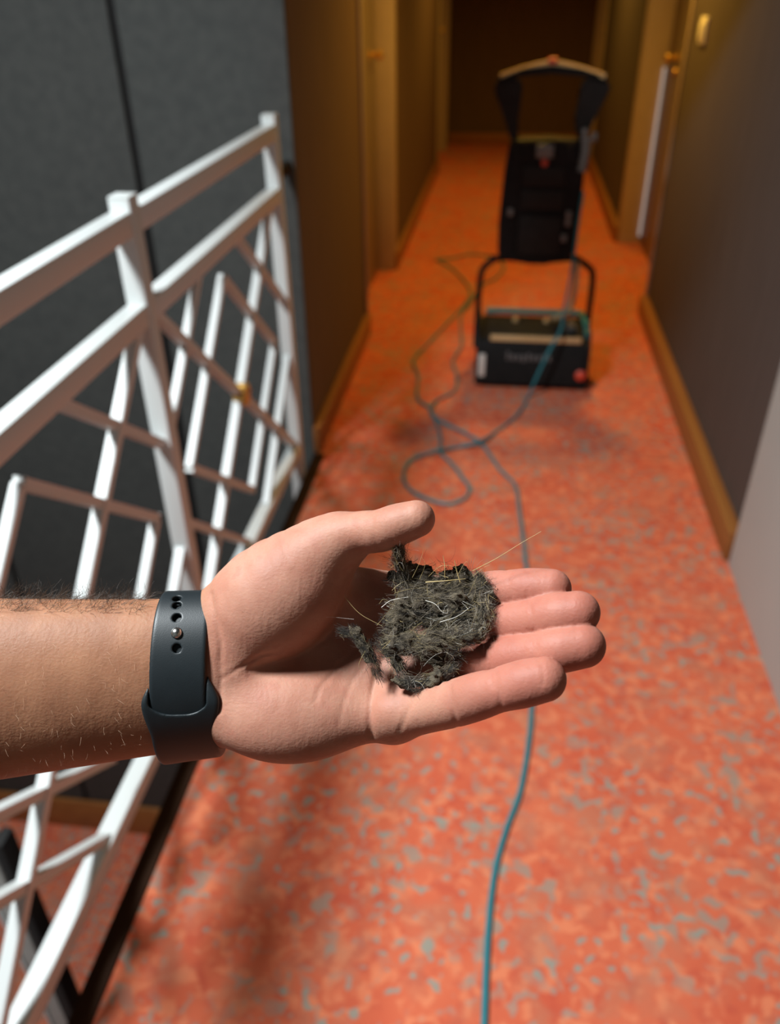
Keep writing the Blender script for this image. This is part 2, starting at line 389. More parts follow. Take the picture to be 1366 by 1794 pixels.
for w, h0, h1 in ((.012, 0, .036), (.017, 0, .024), (.015, 0, .024), (.016, -.006, .024), (.012, 0, .032), (.016, 0, .024), (.017, 0, .024), (.013, 0, .034), (.014, 0, .024)):
    lt.box((x, yf + .002, .128 + h0), (x + w, yf + .012, .128 + h1), .002); x += w + .006
o = lt.build('lettering', MT['letter'], mc); o['kind'] = 'stuff'
# lower handle frame
yh = 3.44
fr = MB().tube(spline([(-.092, yh - .03, .10), (-.092, yh, .21), (-.087, yh, .40), (-.065, yh, .45), (-.02, yh, .482)], 6), .013, 12)
fr.tube(spline([(.372, yh - .03, .10), (.372, yh, .23), (.370, yh, .41), (.345, yh, .455), (.285, yh, .492)], 6), .013, 12)
fr.tube([(-.05, yh + .01, .475), (.31, yh + .01, .482)], .012, 12)
fr.build('handle_frame', MT['black'], mc)
# upper body: bulged panel, sloped a little
pb = MB().prism([(-.022, .50), (-.012, .478), (.10, .466), (.17, .466), (.262, .478), (.278, .50), (.287, .62), (.288, .80), (.284, .90), (.278, .925), (.15, .932), (.005, .925), (-.004, .90), (-.016, .80), (-.026, .62)], 1, yh - .03, yh + .09, .010)
body = pb.build('upper_body', MT['black'], mc)
MB().box((.05, yh - .040, .50), (.225, yh - .028, .66), .012).build('tank_cover', MT['black2'], mc)
for z in (.68, .765): MB().box((.055, yh - .036, z), (.22, yh - .028, z + .075), .006).build('recess_panel', MT['black2'], mc)
MB().box((.10, yh - .040, .868), (.165, yh - .028, .918), .006).build('display', MT['steel'], mc)
o = MB().lathe([(.002, 0), (.014, 0), (.012, .008), (.002, .010)], (.135, yh - .030, .852), (0, -1, 0), 14).build('button', MT['red'], mc); o['label'] = 'dark red power button'
for x, z in ((.018, .67), (.245, .665), (.245, .635), (.235, .575)):
    MB().box((x - .010, yh - .046, z - .014), (x + .010, yh - .028, z + .014), .004).build('cable_hook', MT['steel'], mc)
for sx, x0 in ((-1, .03), (1, .245)):
    MB().bar((x0 - sx * .0 - .02, yh - .034, .915), (x0 + sx * -.012 + .0, yh - .034, .86), .012, .01, up=(0, 1, 0), bevel=.002).build('rib', MT['black2'], mc)
# handle loop: two arms with wide tops and a bowed grip
def arm(pts, name):
    MB().prism(pts, 1, yh - .005, yh + .045, .008).build(name, MT['black2'], mc)
arm([(.002, .92), (.030, .925), (.026, 1.00), (.030, 1.06), (.034, 1.115), (.015, 1.135), (-.055, 1.128), (-.072, 1.118), (-.070, 1.09), (-.045, 1.04), (-.022, .985)], 'handle_arm')
arm([(.255, .92), (.282, .92), (.298, .985), (.322, 1.04), (.348, 1.09), (.350, 1.118), (.333, 1.128), (.26, 1.135), (.243, 1.115), (.248, 1.06), (.230, 1.02), (.246, .975)], 'handle_arm')
gp = [(-.060, 1.118), (.03, 1.142), (.135, 1.158), (.24, 1.142), (.335, 1.118), (.340, 1.136), (.24, 1.166), (.135, 1.186), (.03, 1.166), (-.062, 1.138)]
MB().prism(gp, 1, yh - .008, yh + .040, .008).build('grip', MT['black'], mc)
gt = MB().tube(spline([(-.050, yh + .012, 1.136), (.04, yh + .012, 1.163), (.135, yh + .012, 1.179), (.23, yh + .012, 1.163), (.325, yh + .012, 1.136)], 6), .014, 10).build('grip_cover', MT['gloss'], mc); gt['label'] = 'tan padded cover on top of the handle'
o = MB().box((.118, yh - .004, 1.180), (.152, yh + .028, 1.202), .005).build('switch', MT['red'], mc); o['label'] = 'red switch on the handle'
hk = MB().box((.262, yh - .05, .93), (.282, yh - .02, .975), .004).box((.262, yh - .055, .930), (.315, yh - .03, .945), .004).box((.300, yh - .055, .93), (.318, yh - .03, .962), .004)
hk.build('plug_holder', MT['steel'], mc)
MB().tube(spline([(.280, yh - .045, .93), (.282, yh - .05, .90), (.277, yh - .058, .85), (.274, yh - .060, .828)], 5), .017, 12).build('cable_plug', MT['steel'], mc)
h = MB().tube(spline([(.298, yh - .02, .478), (.300, yh - .04, .42), (.298, yh - .05, .35), (.285, yh - .05, .29), (.25, yh - .03, .25), (.225, yh + .0, .232)], 7), .012, 12).build('suction_hose', MT['hose'], mc); h['label'] = 'beige curved hose'

# ------------------------------------------------------------------ teal power cable: floor loops, then up the machine
R_C = .0058
cab = [(0.047, 0.538, 0), (0.049, 0.696, 0), (0.049, 0.784, 0), (0.052, 0.89, 0), (0.061, 0.985, 0), (0.082, 1.078, 0), (0.107, 1.165, 0), (0.125, 1.292, 0), (0.134, 1.414, 0), (0.135, 1.591, 0), (0.131, 1.796, 0), (0.122, 2.009, 0),
       (0.105, 2.26, 0), (0.09, 2.422, 0), (0.036, 2.528, 0), (-0.039, 2.711, 0.002), (-0.132, 2.815, 0), (-0.213, 2.893, 0), (-0.253, 2.985, 0), (-0.311, 3.081, 0), (-0.33, 3.293, 0), (-0.368, 3.46, 0), (-0.327, 3.65, 0), (-0.273, 3.873, 0),
       (-0.215, 4.1, 0), (-0.16, 4.396, 0), (-0.204, 4.631, 0), (-0.291, 4.862, 0), (-0.373, 5.005, 0), (-0.4, 5.039, 0), (-0.313, 5.084, 0), (-0.189, 5.183, 0), (-0.05, 5.122, 0), (0.012, 4.949, 0), (-0.036, 4.7, 0), (-0.1, 4.59, 0), (-0.158, 4.236, 0.013),
       (-0.192, 4.06, 0), (-0.166, 3.667, 0), (-0.193, 3.479, 0), (-0.164, 3.311, 0), (-0.166, 3.158, 0), (-0.227, 3.063, 0), (-0.245, 2.949, 0.013), (-0.217, 2.868, 0), (-0.189, 2.743, 0), (-0.18, 2.628, 0), (-0.136, 2.553, 0), (-0.087, 2.451, 0), (-0.062, 2.382, 0),
       (-0.079, 2.315, 0), (-0.128, 2.281, 0), (-0.177, 2.293, 0), (-0.238, 2.332, 0), (-0.282, 2.398, 0), (-0.294, 2.482, 0), (-0.268, 2.571, 0), (-0.197, 2.607, 0.013), (-0.123, 2.669, 0), (-0.045, 2.692, 0.014), (0.013, 2.803, 0), (0.098, 2.971, 0),
       (0.139, 3.136, 0), (0.161, 3.14, 0.07), (0.205, 3.15, 0.193), (0.246, 3.2, 0.266), (0.257, 3.28, 0.32), (0.271, 3.34, 0.406), (0.279, 3.375, 0.498), (0.283, 3.38, 0.641), (0.288, 3.38, 0.751)]
cab = [Vector((p[0], p[1], p[2] + R_C)) for p in cab]
cable = tag(MB().tube(spline(cab, 6), R_C, 10).build('power_cable', MT['teal']), 'teal power cable looping over the carpet and up the black machine', 'cable')

# ------------------------------------------------------------------ distance-field modelling for the arm, strap and lint
class Field:
    def __init__(s, lo, hi, h):
        s.h = h; s.lo = np.array(lo, np.float32)
        n = np.ceil((np.array(hi) - np.array(lo)) / h).astype(int) + 1
        s.ax = [s.lo[i] + h * np.arange(n[i], dtype=np.float32) for i in range(3)]
        s.d = np.full(n, 60.0, np.float32)
    def sl(s, lo, hi):
        r = []
        for i in range(3):
            a = max(0, int((lo[i] - s.lo[i]) / s.h)); b = min(len(s.ax[i]), int((hi[i] - s.lo[i]) / s.h) + 2); r.append(slice(a, max(b, a + 1)))
        return tuple(r)
    def xyz(s, sl):
        return s.ax[0][sl[0]][:, None, None], s.ax[1][sl[1]][None, :, None], s.ax[2][sl[2]][None, None, :]
def smin(a, b, k):
    if k <= 0: return np.minimum(a, b)
    h = np.clip(.5 + .5 * (b - a) / k, 0, 1)
    return b * (1 - h) + a * h - k * h * (1 - h)
def cone_d(x, y, z, a, b, ra, rb, flat=None):
    """distance to a tapered capsule; flat = (normal, factor) squashes it along the normal"""
    px, py, pz = x - a[0], y - a[1], z - a[2]; bx, by, bz = (b[i] - a[i] for i in range(3)); L = bx * bx + by * by + bz * bz
    t = np.clip((px * bx + py * by + pz * bz) / L, 0, 1)
    qx, qy, qz = px - t * bx, py - t * by, pz - t * bz
    if flat is not None:
        (nx, ny, nz), f = flat; e = (qx * nx + qy * ny + qz * nz) * (f - 1); qx, qy, qz = qx + e * nx, qy + e * ny, qz + e * nz
    return np.sqrt(qx * qx + qy * qy + qz * qz) - (ra + t * (rb - ra))
def ell_d(x, y, z, c, r, ux=(1, 0, 0), uy=(0, 1, 0)):
    ux = np.array(ux, float); ux /= np.linalg.norm(ux); uy = np.array(uy, float); uy -= ux * (ux @ uy); uy /= np.linalg.norm(uy); uz = np.cross(ux, uy)
    p = (x - c[0], y - c[1], z - c[2])
    q = [(p[0] * u[0] + p[1] * u[1] + p[2] * u[2]) for u in (ux, uy, uz)]
    k0 = np.sqrt((q[0] / r[0]) ** 2 + (q[1] / r[1]) ** 2 + (q[2] / r[2]) ** 2)
    k1 = np.sqrt((q[0] / r[0] ** 2) ** 2 + (q[1] / r[1] ** 2) ** 2 + (q[2] / r[2] ** 2) ** 2) + 1e-6
    return k0 * (k0 - 1) / k1
def add(F, fn, lo, hi, k):
    sl = F.sl(lo, hi); F.d[sl] = smin(F.d[sl], fn(*F.xyz(sl)).astype(np.float32), k)
def bounds(pts, rs, m): 
    p = np.array(pts); r = max(rs) + m
    return p.min(0) - r, p.max(0) + r
def chain(F, pts, k, sub=3, flat=None, m=14):
    """smooth run of tapered capsules through (x, y, z, r) points"""
    q = [(*Vector(p[:3]), p[3]) for p in pts]; out = []
    P = [np.array(p, float) for p in q]; P = [2 * P[0] - P[1]] + P + [2 * P[-1] - P[-2]]
    for i in range(1, len(P) - 2):
        a, b, c, d = P[i - 1:i + 3]
        for j in range(sub):
            t = j / sub; out.append(.5 * ((2 * b) + (c - a) * t + (2 * a - 5 * b + 4 * c - d) * t * t + (3 * b - a - 3 * c + d) * t ** 3))
    out.append(P[-2])
    lo, hi = bounds([o[:3] for o in out], [o[3] for o in out], m)
    sl = F.sl(lo, hi); X = F.xyz(sl); dd = None
    for a, b in zip(out, out[1:]):
        e = cone_d(*X, a[:3], b[:3], a[3], b[3], flat); dd = e if dd is None else np.minimum(dd, e)
    F.d[sl] = smin(F.d[sl], dd.astype(np.float32), k)
def surface_nets(F):
    d, h = F.d, F.h; s = d < 0; n = d.shape
    c = [s[i:n[0] - 1 + i, j:n[1] - 1 + j, k:n[2] - 1 + k] for i in (0, 1) for j in (0, 1) for k in (0, 1)]
    anyv = np.logical_or.reduce(c); allv = np.logical_and.reduce(c); cells = np.argwhere(anyv & ~allv)
    vid = np.full(anyv.shape, -1, np.int64); vid[tuple(cells.T)] = np.arange(len(cells))
    acc = np.zeros((len(cells), 3)); cnt = np.zeros(len(cells)); base = cells
    corners = [(i, j, k) for i in (0, 1) for j in (0, 1) for k in (0, 1)]
    val = {o: d[base[:, 0] + o[0], base[:, 1] + o[1], base[:, 2] + o[2]] for o in corners}
    for o in corners:
        for ax in range(3):
            if o[ax]: continue
            p = list(o); p[ax] = 1; p = tuple(p); a, b = val[o], val[p]; x = (a < 0) != (b < 0)
            t = np.where(x, a / np.where(x, a - b, 1), 0); pos = np.array(o, float)[None, :].repeat(len(cells), 0); pos[:, ax] = t
            acc[x] += pos[x]; cnt[x] += 1
    verts = (base + acc / cnt[:, None]) * h + F.lo
    faces = []
    for ax in range(3):
        u, v = [(1, 2), (2, 0), (0, 1)][ax]
        sl0 = [slice(None)] * 3; sl1 = [slice(None)] * 3; sl0[ax] = slice(0, -1); sl1[ax] = slice(1, None)
        a, b = s[tuple(sl0)], s[tuple(sl1)]
        e = np.argwhere(a != b); ok = (e[:, u] > 0) & (e[:, v] > 0) & (e[:, u] < n[u] - 1) & (e[:, v] < n[v] - 1); e = e[ok]
        inside = a[tuple(e.T)]; q = []
        for du, dv in ((-1, -1), (0, -1), (0, 0), (-1, 0)):
            g = e.copy(); g[:, u] += du; g[:, v] += dv; q.append(vid[tuple(g.T)])
        q = np.stack(q, 1); q[~inside] = q[~inside][:, ::-1]; faces.append(q)
    return verts, np.concatenate(faces)
def np_mesh(name, verts, faces):
    me = bpy.data.meshes.new(name); k = faces.shape[1]
    me.vertices.add(len(verts)); me.vertices.foreach_set('co', np.asarray(verts, np.float32).ravel())
    me.loops.add(faces.size); me.loops.foreach_set('vertex_index', faces.astype(np.int32).ravel())
    me.polygons.add(len(faces)); me.polygons.foreach_set('loop_start', np.arange(0, faces.size, k, dtype=np.int32))
    me.update(calc_edges=True); me.validate(); me.shade_smooth(); return me
# local frame of the hand, in mm: x along the arm, y across the palm, z out of the palm
HAND = CAM_ROT.to_4x4(); HAND.translation = (-0.04176, 0.29929, 1.25434)
def place(name, me, m, parent=None):
    o = bpy.data.objects.new(name, me); COL.objects.link(o); me.materials.append(m)
    if parent is not None: o.parent = parent
    else: o.matrix_world = HAND
    return o

H_ = .8
F = Field((-336, -134, -56), (104, 12, 68), H_)
N_ = (0, .42, .908)                                   # normal of the palm
# forearm and wrist: an oval that widens and slowly turns away from the wrist
ARM = np.array([(*(-334.7, -85.1, -3), 45.5, 10), (*(-253.9, -82.3, -6), 44, 10), (*(-204.4, -80.7, -8), 42.3, 9), (*(-172, -79.4, -9), 40.2, 6), (*(-144.1, -77.3, -10), 37.4, 1), (*(-118.8, -74.7, -11), 35.2, -4), (*(-96, -72.8, -12), 34.0, -6), (*(-72.8, -71.3, -12), 33.1, -6), (*(-52.2, -70.2, -12), 32.6, -4)], float)
ARM_FIT = [np.polyfit(ARM[:, 0], ARM[:, i], 3) for i in (1, 2, 3, 4)]
def arm_d(x, y, z):
    cy, cz, r, an = (np.polyval(p, np.clip(x, ARM[0, 0], ARM[-1, 0])) for p in ARM_FIT); an = np.radians(an)
    py, pz = y - cy, z - cz; n = py * np.sin(an) + pz * np.cos(an); e = .52 * n
    qy, qz = py + e * np.sin(an), pz + e * np.cos(an)
    return np.sqrt(qy * qy + qz * qz) - r
def arm_part(x, y, z):
    d = arm_d(x, y, z); k = 9.0; q = np.maximum(x - ARM[-1, 0] + 7, -328 - x)
    h = np.clip(.5 + .5 * (d - q) / k, 0, 1); return d * h + q * (1 - h) + k * h * (1 - h)
add(F, arm_part, (-336, -134, -56), (-40, 12, 68), 0)
# palm: metacarpal rays
for a, b in (((*(-76.9, -50.5, -22), 13), (*(10.9, -41.7, -24), 11.5)), ((*(-76.1, -63.5, -18), 14), (*(12.8, -56.6, -17), 11.5)),
             ((*(-75.1, -76.9, -13), 14), (*(10, -71.7, -9), 11.2)), ((*(-74.8, -87.5, -9), 14), (*(1.7, -88.6, 1), 11.2))):
    chain(F, [a, b], 9, 1)
# thenar and hypothenar pads, web of the thumb
chain(F, [(*(-69.1, -51.9, -13), 21), (*(-54.1, -37.8, -7), 23), (*(-35.8, -23.8, -2), 18.5), (*(-23, -13.3, 3), 12)], 8, 3)
add(F, lambda x, y, z: ell_d(x, y, z, (-47.6, -41.1, 0), (30, 19, 16), (155, 113, 20)), (-110, -80, -40), (20, 10, 40), 8)
add(F, lambda x, y, z: ell_d(x, y, z, (-44.2, -88.6, -1), (34, 20.5, 17), (1, -.02, 0), (0, .91, -.4)), (-120, -125, -50), (30, -40, 40), 8)
chain(F, [(*(-55.5, -47.7, -17), 15), (*(-21.7, -37.9, -18), 13), (*(-0.8, -39.9, -22), 11)], 8, 2)
# pad along the base of the fingers
chain(F, [(*(13.6, -42.7, -19), 9), (*(15.1, -57.1, -10), 9.5), (*(11.2, -71.9, -1), 9.5), (*(2.2, -85.5, 8), 9)], 6, 2)
palm = F.d.copy()
def finger(pts, kp=5.0, sub=4):
    """each finger joins the palm softly but keeps its own edge against its neighbours"""
    G = Field.__new__(Field); G.h, G.lo, G.ax = F.h, F.lo, F.ax; G.d = palm.copy()
    chain(G, pts, kp, sub); F.d = smin(F.d, G.d, .5)
finger([(*(10.4, -41.7, -24), 11), (*(26.2, -38.3, -12), 10), (*(38.7, -36, -1), 9.4), (*(45.2, -34.2, 7), 9.2), (*(50.4, -32.9, 13), 8.6), (*(58.3, -31.8, 19), 8.7), (*(66, -31.2, 23), 8.0)])
finger([(*(12.3, -56.6, -17), 11), (*(28.2, -52.1, -4), 10.2), (*(40.7, -49.2, 8), 9.6), (*(50.1, -46.4, 18), 9.4), (*(57.7, -43.8, 25), 8.9), (*(66.2, -41.3, 32), 9.1), (*(73.9, -39.4, 36), 8.5)])
finger([(*(10, -71.7, -9), 11), (*(26.2, -66.3, 6), 9.8), (*(39.1, -62.4, 17), 9.3), (*(49, -59.1, 26), 9.4), (*(57.2, -56.7, 32), 8.9), (*(66.1, -53.7, 38), 9.2), (*(74.6, -51.6, 41), 8.7)])
finger([(*(1.7, -88.6, 1), 11), (*(14.8, -82.8, 14), 9.8), (*(25.8, -77.2, 27), 9.5), (*(34.1, -72.4, 36), 9.3), (*(41.6, -68.6, 42), 8.6), (*(50.1, -65, 48), 9.0), (*(57.5, -62.6, 51), 8.5)])
finger([(*(-29.3, -17.6, 1), 14), (*(-22.4, -13, 4), 11.8), (*(-12.8, -9, 10), 9.4), (*(-4.3, -7.9, 15), 9.0), (*(2.8, -5.4, 19), 8.8), (*(10.8, -2.8, 22), 7.7)], 6)
del palm
# folds of the palm and the finger joints, pressed into the skin
def fold(pts, depth, sig):
    P = [np.array(p[:2]) for p in pts]; m = 4 * sig + 1
    lo = np.min(P, 0) - m; hi = np.max(P, 0) + m
    sl = F.sl((lo[0], lo[1], -60), (hi[0], hi[1], 70)); x, y, z = F.xyz(sl); x2, y2 = x[:, :, 0], y[:, :, 0]; dm = None
    for a, b in zip(P, P[1:]):
        ab = b - a; t = np.clip(((x2 - a[0]) * ab[0] + (y2 - a[1]) * ab[1]) / (ab @ ab), 0, 1)
        e = np.hypot(x2 - a[0] - t * ab[0], y2 - a[1] - t * ab[1]); dm = e if dm is None else np.minimum(dm, e)
    F.d[sl] += (depth * np.exp(-(dm / sig) ** 2))[:, :, None].astype(np.float32)
for pts, dp, sg in (
    ([(-7.7, -95.5, 14), (-8.4, -87.8, 12), (-8, -80.6, 10), (-6.6, -72.1, 4), (-2.7, -63, 0)], .8, 1.4),
    ([(-31.5, -79.7, 12), (-29.8, -74.8, 10), (-21.9, -66.5, 5), (-10.7, -57.5, 0), (1.8, -47.6, -6)], .32, 1.0),
    ([(-21.4, -88.6, 13), (-20, -81.4, 12), (-16.3, -72.8, 8), (-8.2, -63, 0)], .22, 1.2),
    ([(-18.2, -25.6, 0), (-20.2, -40.6, 0), (-26.7, -55.2, 2), (-40, -62.6, 5), (-59.5, -66.8, 6)], .35, 1.4),
    ([(-71.2, -70.8, 6), (-62.1, -65, 8), (-53.8, -60.4, 8), (-46.5, -59.9, 8)], .5, .9),
    ([(-76.8, -35.6, -10), (-73.9, -44.3, 0), (-71.6, -54.9, 4), (-71.9, -69.7, 4), (-72.6, -84.5, 4)], .7, 1.2),
    ([(9.6, -76.9, 22), (7.2, -82.5, 22), (4, -91, 20)], .35, 1.1),
    ([(48.7, -23.8, 20), (48.9, -31.1, 22), (49.6, -36.4, 20)], .25, .7), ([(55.2, -32.3, 33), (56.1, -42.2, 34), (57.4, -48.2, 33)], .25, .7),
    ([(54.9, -46.7, 40), (55.4, -53.6, 41), (56, -62.6, 40)], .3, .7), ([(56.4, -46.7, 40), (56.7, -53.6, 41)], .3, .6),
    ([(36.3, -51.5, 26), (37.7, -58.4, 26), (38.7, -65.6, 25)], .4, .7), ([(35.3, -53.8, 26), (36.3, -60.8, 26)], .3, .7),
    ([(39.7, -58.1, 50), (40.4, -65.8, 51), (42.2, -75.7, 50)], .4, .8), ([(23.2, -65, 35), (24.2, -74.6, 36), (26.8, -85.9, 34)], .45, .9),
    ([(-7.3, 0.2, 18), (-6.5, -7.7, 22), (-5, -16.3, 18)], .15, 1.0)):
    fold(pts, dp, sg)
v, f = surface_nets(F); del F
person = place('person', np_mesh('person', v * .001, f), MT['skin'])
tag(person, 'bare left forearm and open hand held palm up, cradling the grey lint clump', 'person')

# arm hair: dark hairs along the upper edge, fair ones on the lit skin
rng = random.Random(4)
def strands(curves, radius, sides=3):
    V, Fc = [], []; 
    for pts, r in zip(curves, radius):
        P = np.array(pts); T = np.gradient(P, axis=0); T /= np.linalg.norm(T, axis=1)[:, None] + 1e-9
        ref = np.array((.3, .5, .81)); A = np.cross(T, ref); A /= np.linalg.norm(A, axis=1)[:, None] + 1e-9; B = np.cross(T, A); o = len(V) * 1
        n = len(P); base = sum(len(q) for q in V) if False else None
        tap = np.linspace(1, .45, n)[:, None] * r
        ring = np.concatenate([P + tap * (A * math.cos(2 * math.pi * k / sides) + B * math.sin(2 * math.pi * k / sides)) for k in range(sides)])
        V.append(ring); Fc.append((n, len(ring)))
    faces = []; off = 0
    for n, tot in Fc:
        i = np.arange(n - 1)
        for k in range(sides):
            k2 = (k + 1) % sides; faces.append(np.stack([off + k * n + i, off + k * n + i + 1, off + k2 * n + i + 1, off + k2 * n + i], 1))
        off += tot
    return np.concatenate(V), np.concatenate(faces)
def hair_curve(p, d, L, curl, n=6):
    p = np.array(p, float); d = np.array(d, float); d /= np.linalg.norm(d); c = np.array([rng.gauss(0, 1) for _ in range(3)]) * curl; out = [p.copy()]
    for _ in range(n - 1):
        p = p + d * L / (n - 1); d = d + c / (n - 1); d /= np.linalg.norm(d); out.append(p.copy())
    return out
vv = np.asarray(v); 
arm_v = vv[(vv[:, 0] < -106) & (vv[:, 0] > -185)]
top = arm_v[(arm_v[:, 1] > -43 + 0 * arm_v[:, 0])]
ymax = {}
for q in arm_v: 
    kx = int(q[0]); 
    if q[1] > ymax.get(kx, (-1e9,))[0]: ymax[kx] = (q[1], q[2])
cur, rad = [], []
for _ in range(900):
    x = rng.uniform(-184, -108); y, z = ymax[int(x)] if int(x) in ymax else ymax[-150]
    back = rng.random() < .6
    p = (x, y - .5 - (0 if back else rng.uniform(0, 6)), z + (rng.uniform(-5, 3) if back else rng.uniform(4, 12)))
    q = arm_v[np.argmin(((arm_v - np.array(p)) ** 2).sum(1))]
    cur.append(hair_curve(q, (rng.uniform(-.2, 1), rng.uniform(.05, .75), rng.uniform(-.1, .4)), rng.uniform(3, 11.5), .8)); rad.append(rng.uniform(.04, .075))
V, Fq = strands(cur, rad); ah = place('arm_hair', np_mesh('arm_hair', V * .001, Fq), MT['hair'], person); ah['kind'] = 'stuff'; ah['label'] = 'dark hair along the upper edge of the forearm'
front = arm_v[(arm_v[:, 2] > 3)]
cur, rad = [], []
for _ in range(200):
    q = front[rng.randrange(len(front))]; cur.append(hair_curve(q, (rng.uniform(-.1, .6), rng.uniform(-1, .5), .35), rng.uniform(1.5, 4), .3, 5)); rad.append(rng.uniform(.02, .036))
V, Fq = strands(cur, rad); fh = place('fine_arm_hair', np_mesh('fine_arm_hair', V * .001, Fq), MT['fairhair'], person); fh['kind'] = 'stuff'; fh['label'] = 'fine fair hair on the forearm'

# ------------------------------------------------------------------ watch strap
def smax(a, b, k): return -smin(-a, -b, k)
wrist_d = arm_d
ws_ = empty('watch_strap'); ws_.matrix_world = HAND
tag(ws_, 'black silicone watch strap with a silver pin around the wrist', 'watch strap')
UC, LC = (-89.5, -60.9, 12)[0], (-88.3, -85, 12)[0]
def y_at(py): return (897 - py) * .2397
FS = Field((-110, -118, -50), (-66, -22, 30), .42)
x, y, z = FS.xyz((slice(None),) * 3)
wd = wrist_d(x, y, z); u0 = np.abs(x - UC); u = np.abs(x - LC)
def on_strap(px, py, off):
    """point of the strap's outer face seen along a pixel ray of the frame, and its outward normal"""
    for w in np.arange(30, -40, -.1):
        p = np.array(((px - 683) * (360 - w) / 1445.89, (897 - py) * (360 - w) / 1445.89, w))
        if wrist_d(*p) < off: break
    n = np.array([wrist_d(*(p + e)) - wrist_d(*(p - e)) for e in np.eye(3) * .2]); return p, n / np.linalg.norm(n)
up = smax(smax(np.abs(wd - 2.6) - 1.25, u0 - 11.8, 1.8), y_at(1275) - y - np.where(z > -15, 0, -80), 1.0)
for py in (1048, 1060, 1082, 1136):
    c, ax = on_strap(309.5, py, 3.8)
    qx, qy, qz = x - c[0], y - c[1], z - c[2]; t = qx * ax[0] + qy * ax[1] + qz * ax[2]
    r = np.sqrt((qx - t * ax[0]) ** 2 + (qy - t * ax[1]) ** 2 + (qz - t * ax[2]) ** 2)
    up = smax(up, -smax(r - 1.9, np.abs(t) - 3.2, .3), .5)
FS.d = up.astype(np.float32); v, f = surface_nets(FS)
place('strap', np_mesh('strap', v * .001, f), MT['strap'], ws_)
inner = smax(np.abs(wd - .65) - .55, u0 - 11.2, 1.0)
def ramp(v, a, b):
    t = np.clip((v - a) / (b - a), 0, 1); return t * t * (3 - 2 * t)
g1 = ramp(y, y_at(1176), y_at(1236)); g2 = ramp(y, y_at(1236), y_at(1305))      # width of the loop: opens, then narrows again
halfw = 11.4 + 4.9 * g1 - 2.9 * g2
outer = 1.8 + 3.4 * ramp(y, y_at(1180), y_at(1240))
lip = y_at(1254) + 4.2 * np.clip(u0 / 12, 0, 1.1) ** 3
loop = smax(np.abs(wd - outer / 2 - .2) - outer / 2, u - halfw, 2.4)
loop = smax(loop, np.where(z > -15, y - y_at(1182), -30), 1.5)
loop = smax(loop, -smax(smax(lip - y, u0 - 12.0, 1.2), np.where(z > -15, -9.0, 9.0), .1), .9)
FS.d = smin(inner, loop, .2).astype(np.float32); v, f = surface_nets(FS); del FS, wd, up, loop, inner
place('strap_loop', np_mesh('strap_loop', v * .001, f), MT['strap'], ws_)
c, ax = on_strap(309.5, 1109, 3.75)
pm = MB().lathe([(.0001, -.002), (.0024, -.002), (.0025, .0002), (.0022, .0011), (.0013, .0018), (.0002, .0020)], Vector(c) * .001, ax, 20)
o = pm.build('pin', MT['pin']); o.parent = ws_; o['label'] = 'silver pin head'

# ------------------------------------------------------------------ lint clump in the palm
lint = empty('lint_clump'); lint.matrix_world = HAND
tag(lint, 'dark matted clump of lint, hair and straw lying in the open palm', 'lint')
LC_ = [  # (points with radius): the felted strands of the clump
    [(*(4.1, -28, 8), 4.5), (*(12.5, -30.1, 12), 6.5), (*(22, -29.4, 14), 6.5), (*(33.3, -29, 14), 5.2), (*(38.8, -30.7, 16), 3.8)],
    [(*(2.3, -7.7, 22), 2.0), (*(3.3, -14.3, 20), 3.0), (*(4.5, -20.9, 16), 4.0), (*(7.5, -27.7, 12), 4.6)],
    [(*(7.7, -37.8, 14), 7), (*(17.2, -36.5, 15), 7), (*(27.7, -35.7, 18), 7), (*(36.4, -35, 20), 4.6), (*(37.9, -41.4, 24), 3.4), (*(35.8, -46.9, 26), 3.6)],
    [(*(1.7, -46.9, 12), 5), (*(10, -43.5, 16), 7), (*(19.5, -45.4, 16), 6), (*(29.9, -43, 20), 6.0)],
    [(*(-0.7, -53.8, 14), 4.4), (*(7.6, -54.2, 18), 6.0), (*(19.1, -52.3, 24), 5.6), (*(29.6, -50.7, 28), 4.0), (*(37.2, -47.5, 28), 2.4)],
    [(*(14.7, -57.5, 18), 5), (*(23.3, -58.3, 20), 4.5), (*(27.2, -56, 24), 3)],
    [(*(-20, -50.1, 12), 1.9), (*(-14.6, -51, 14), 2.6), (*(-10.3, -56.1, 15), 2.6), (*(-6.7, -62.8, 15), 2.9), (*(-4.5, -69.4, 15), 1.7)],
    [(*(-3.6, -55.4, 13), 3.2), (*(1.7, -60.4, 15), 3.6), (*(3.6, -65.4, 16), 2.6)],
    [(*(3.5, -68.8, 18), 1.8), (*(10.6, -70.5, 20), 3.2), (*(18, -68.5, 22), 2.8), (*(23.9, -64.6, 25), 3.0), (*(26.4, -62.8, 25), 1.6)],
    [(*(36.9, -25.9, 16), 1.6), (*(38.6, -29.6, 18), 2.2), (*(39.9, -35.1, 19), 2.4)],
]
FL = Field((-30, -92, -12), (52, -6, 46), .5)
for s in LC_: chain(FL, s, 2.5, 3, None, 8)
x, y, z = FL.xyz((slice(None),) * 3); nr = np.random.RandomState(7); nz = np.zeros_like(FL.d)
for fq, am, cnt in ((.40, .9, 7), (.9, .85, 9), (2.1, .6, 10)):
    for _ in range(cnt):
        k = nr.normal(size=3); k *= fq / np.linalg.norm(k); nz += am / math.sqrt(cnt) * np.sin((k[0] * x + k[1] * y + k[2] * z + nr.uniform(0, 6.28)).astype(np.float32)) * 1.3
FL.d = FL.d + nz + 1.75
v, f = surface_nets(FL); del nz
felt = place('felted_mass', np_mesh('felted_mass', v * .001, f), MT['lint'], lint)
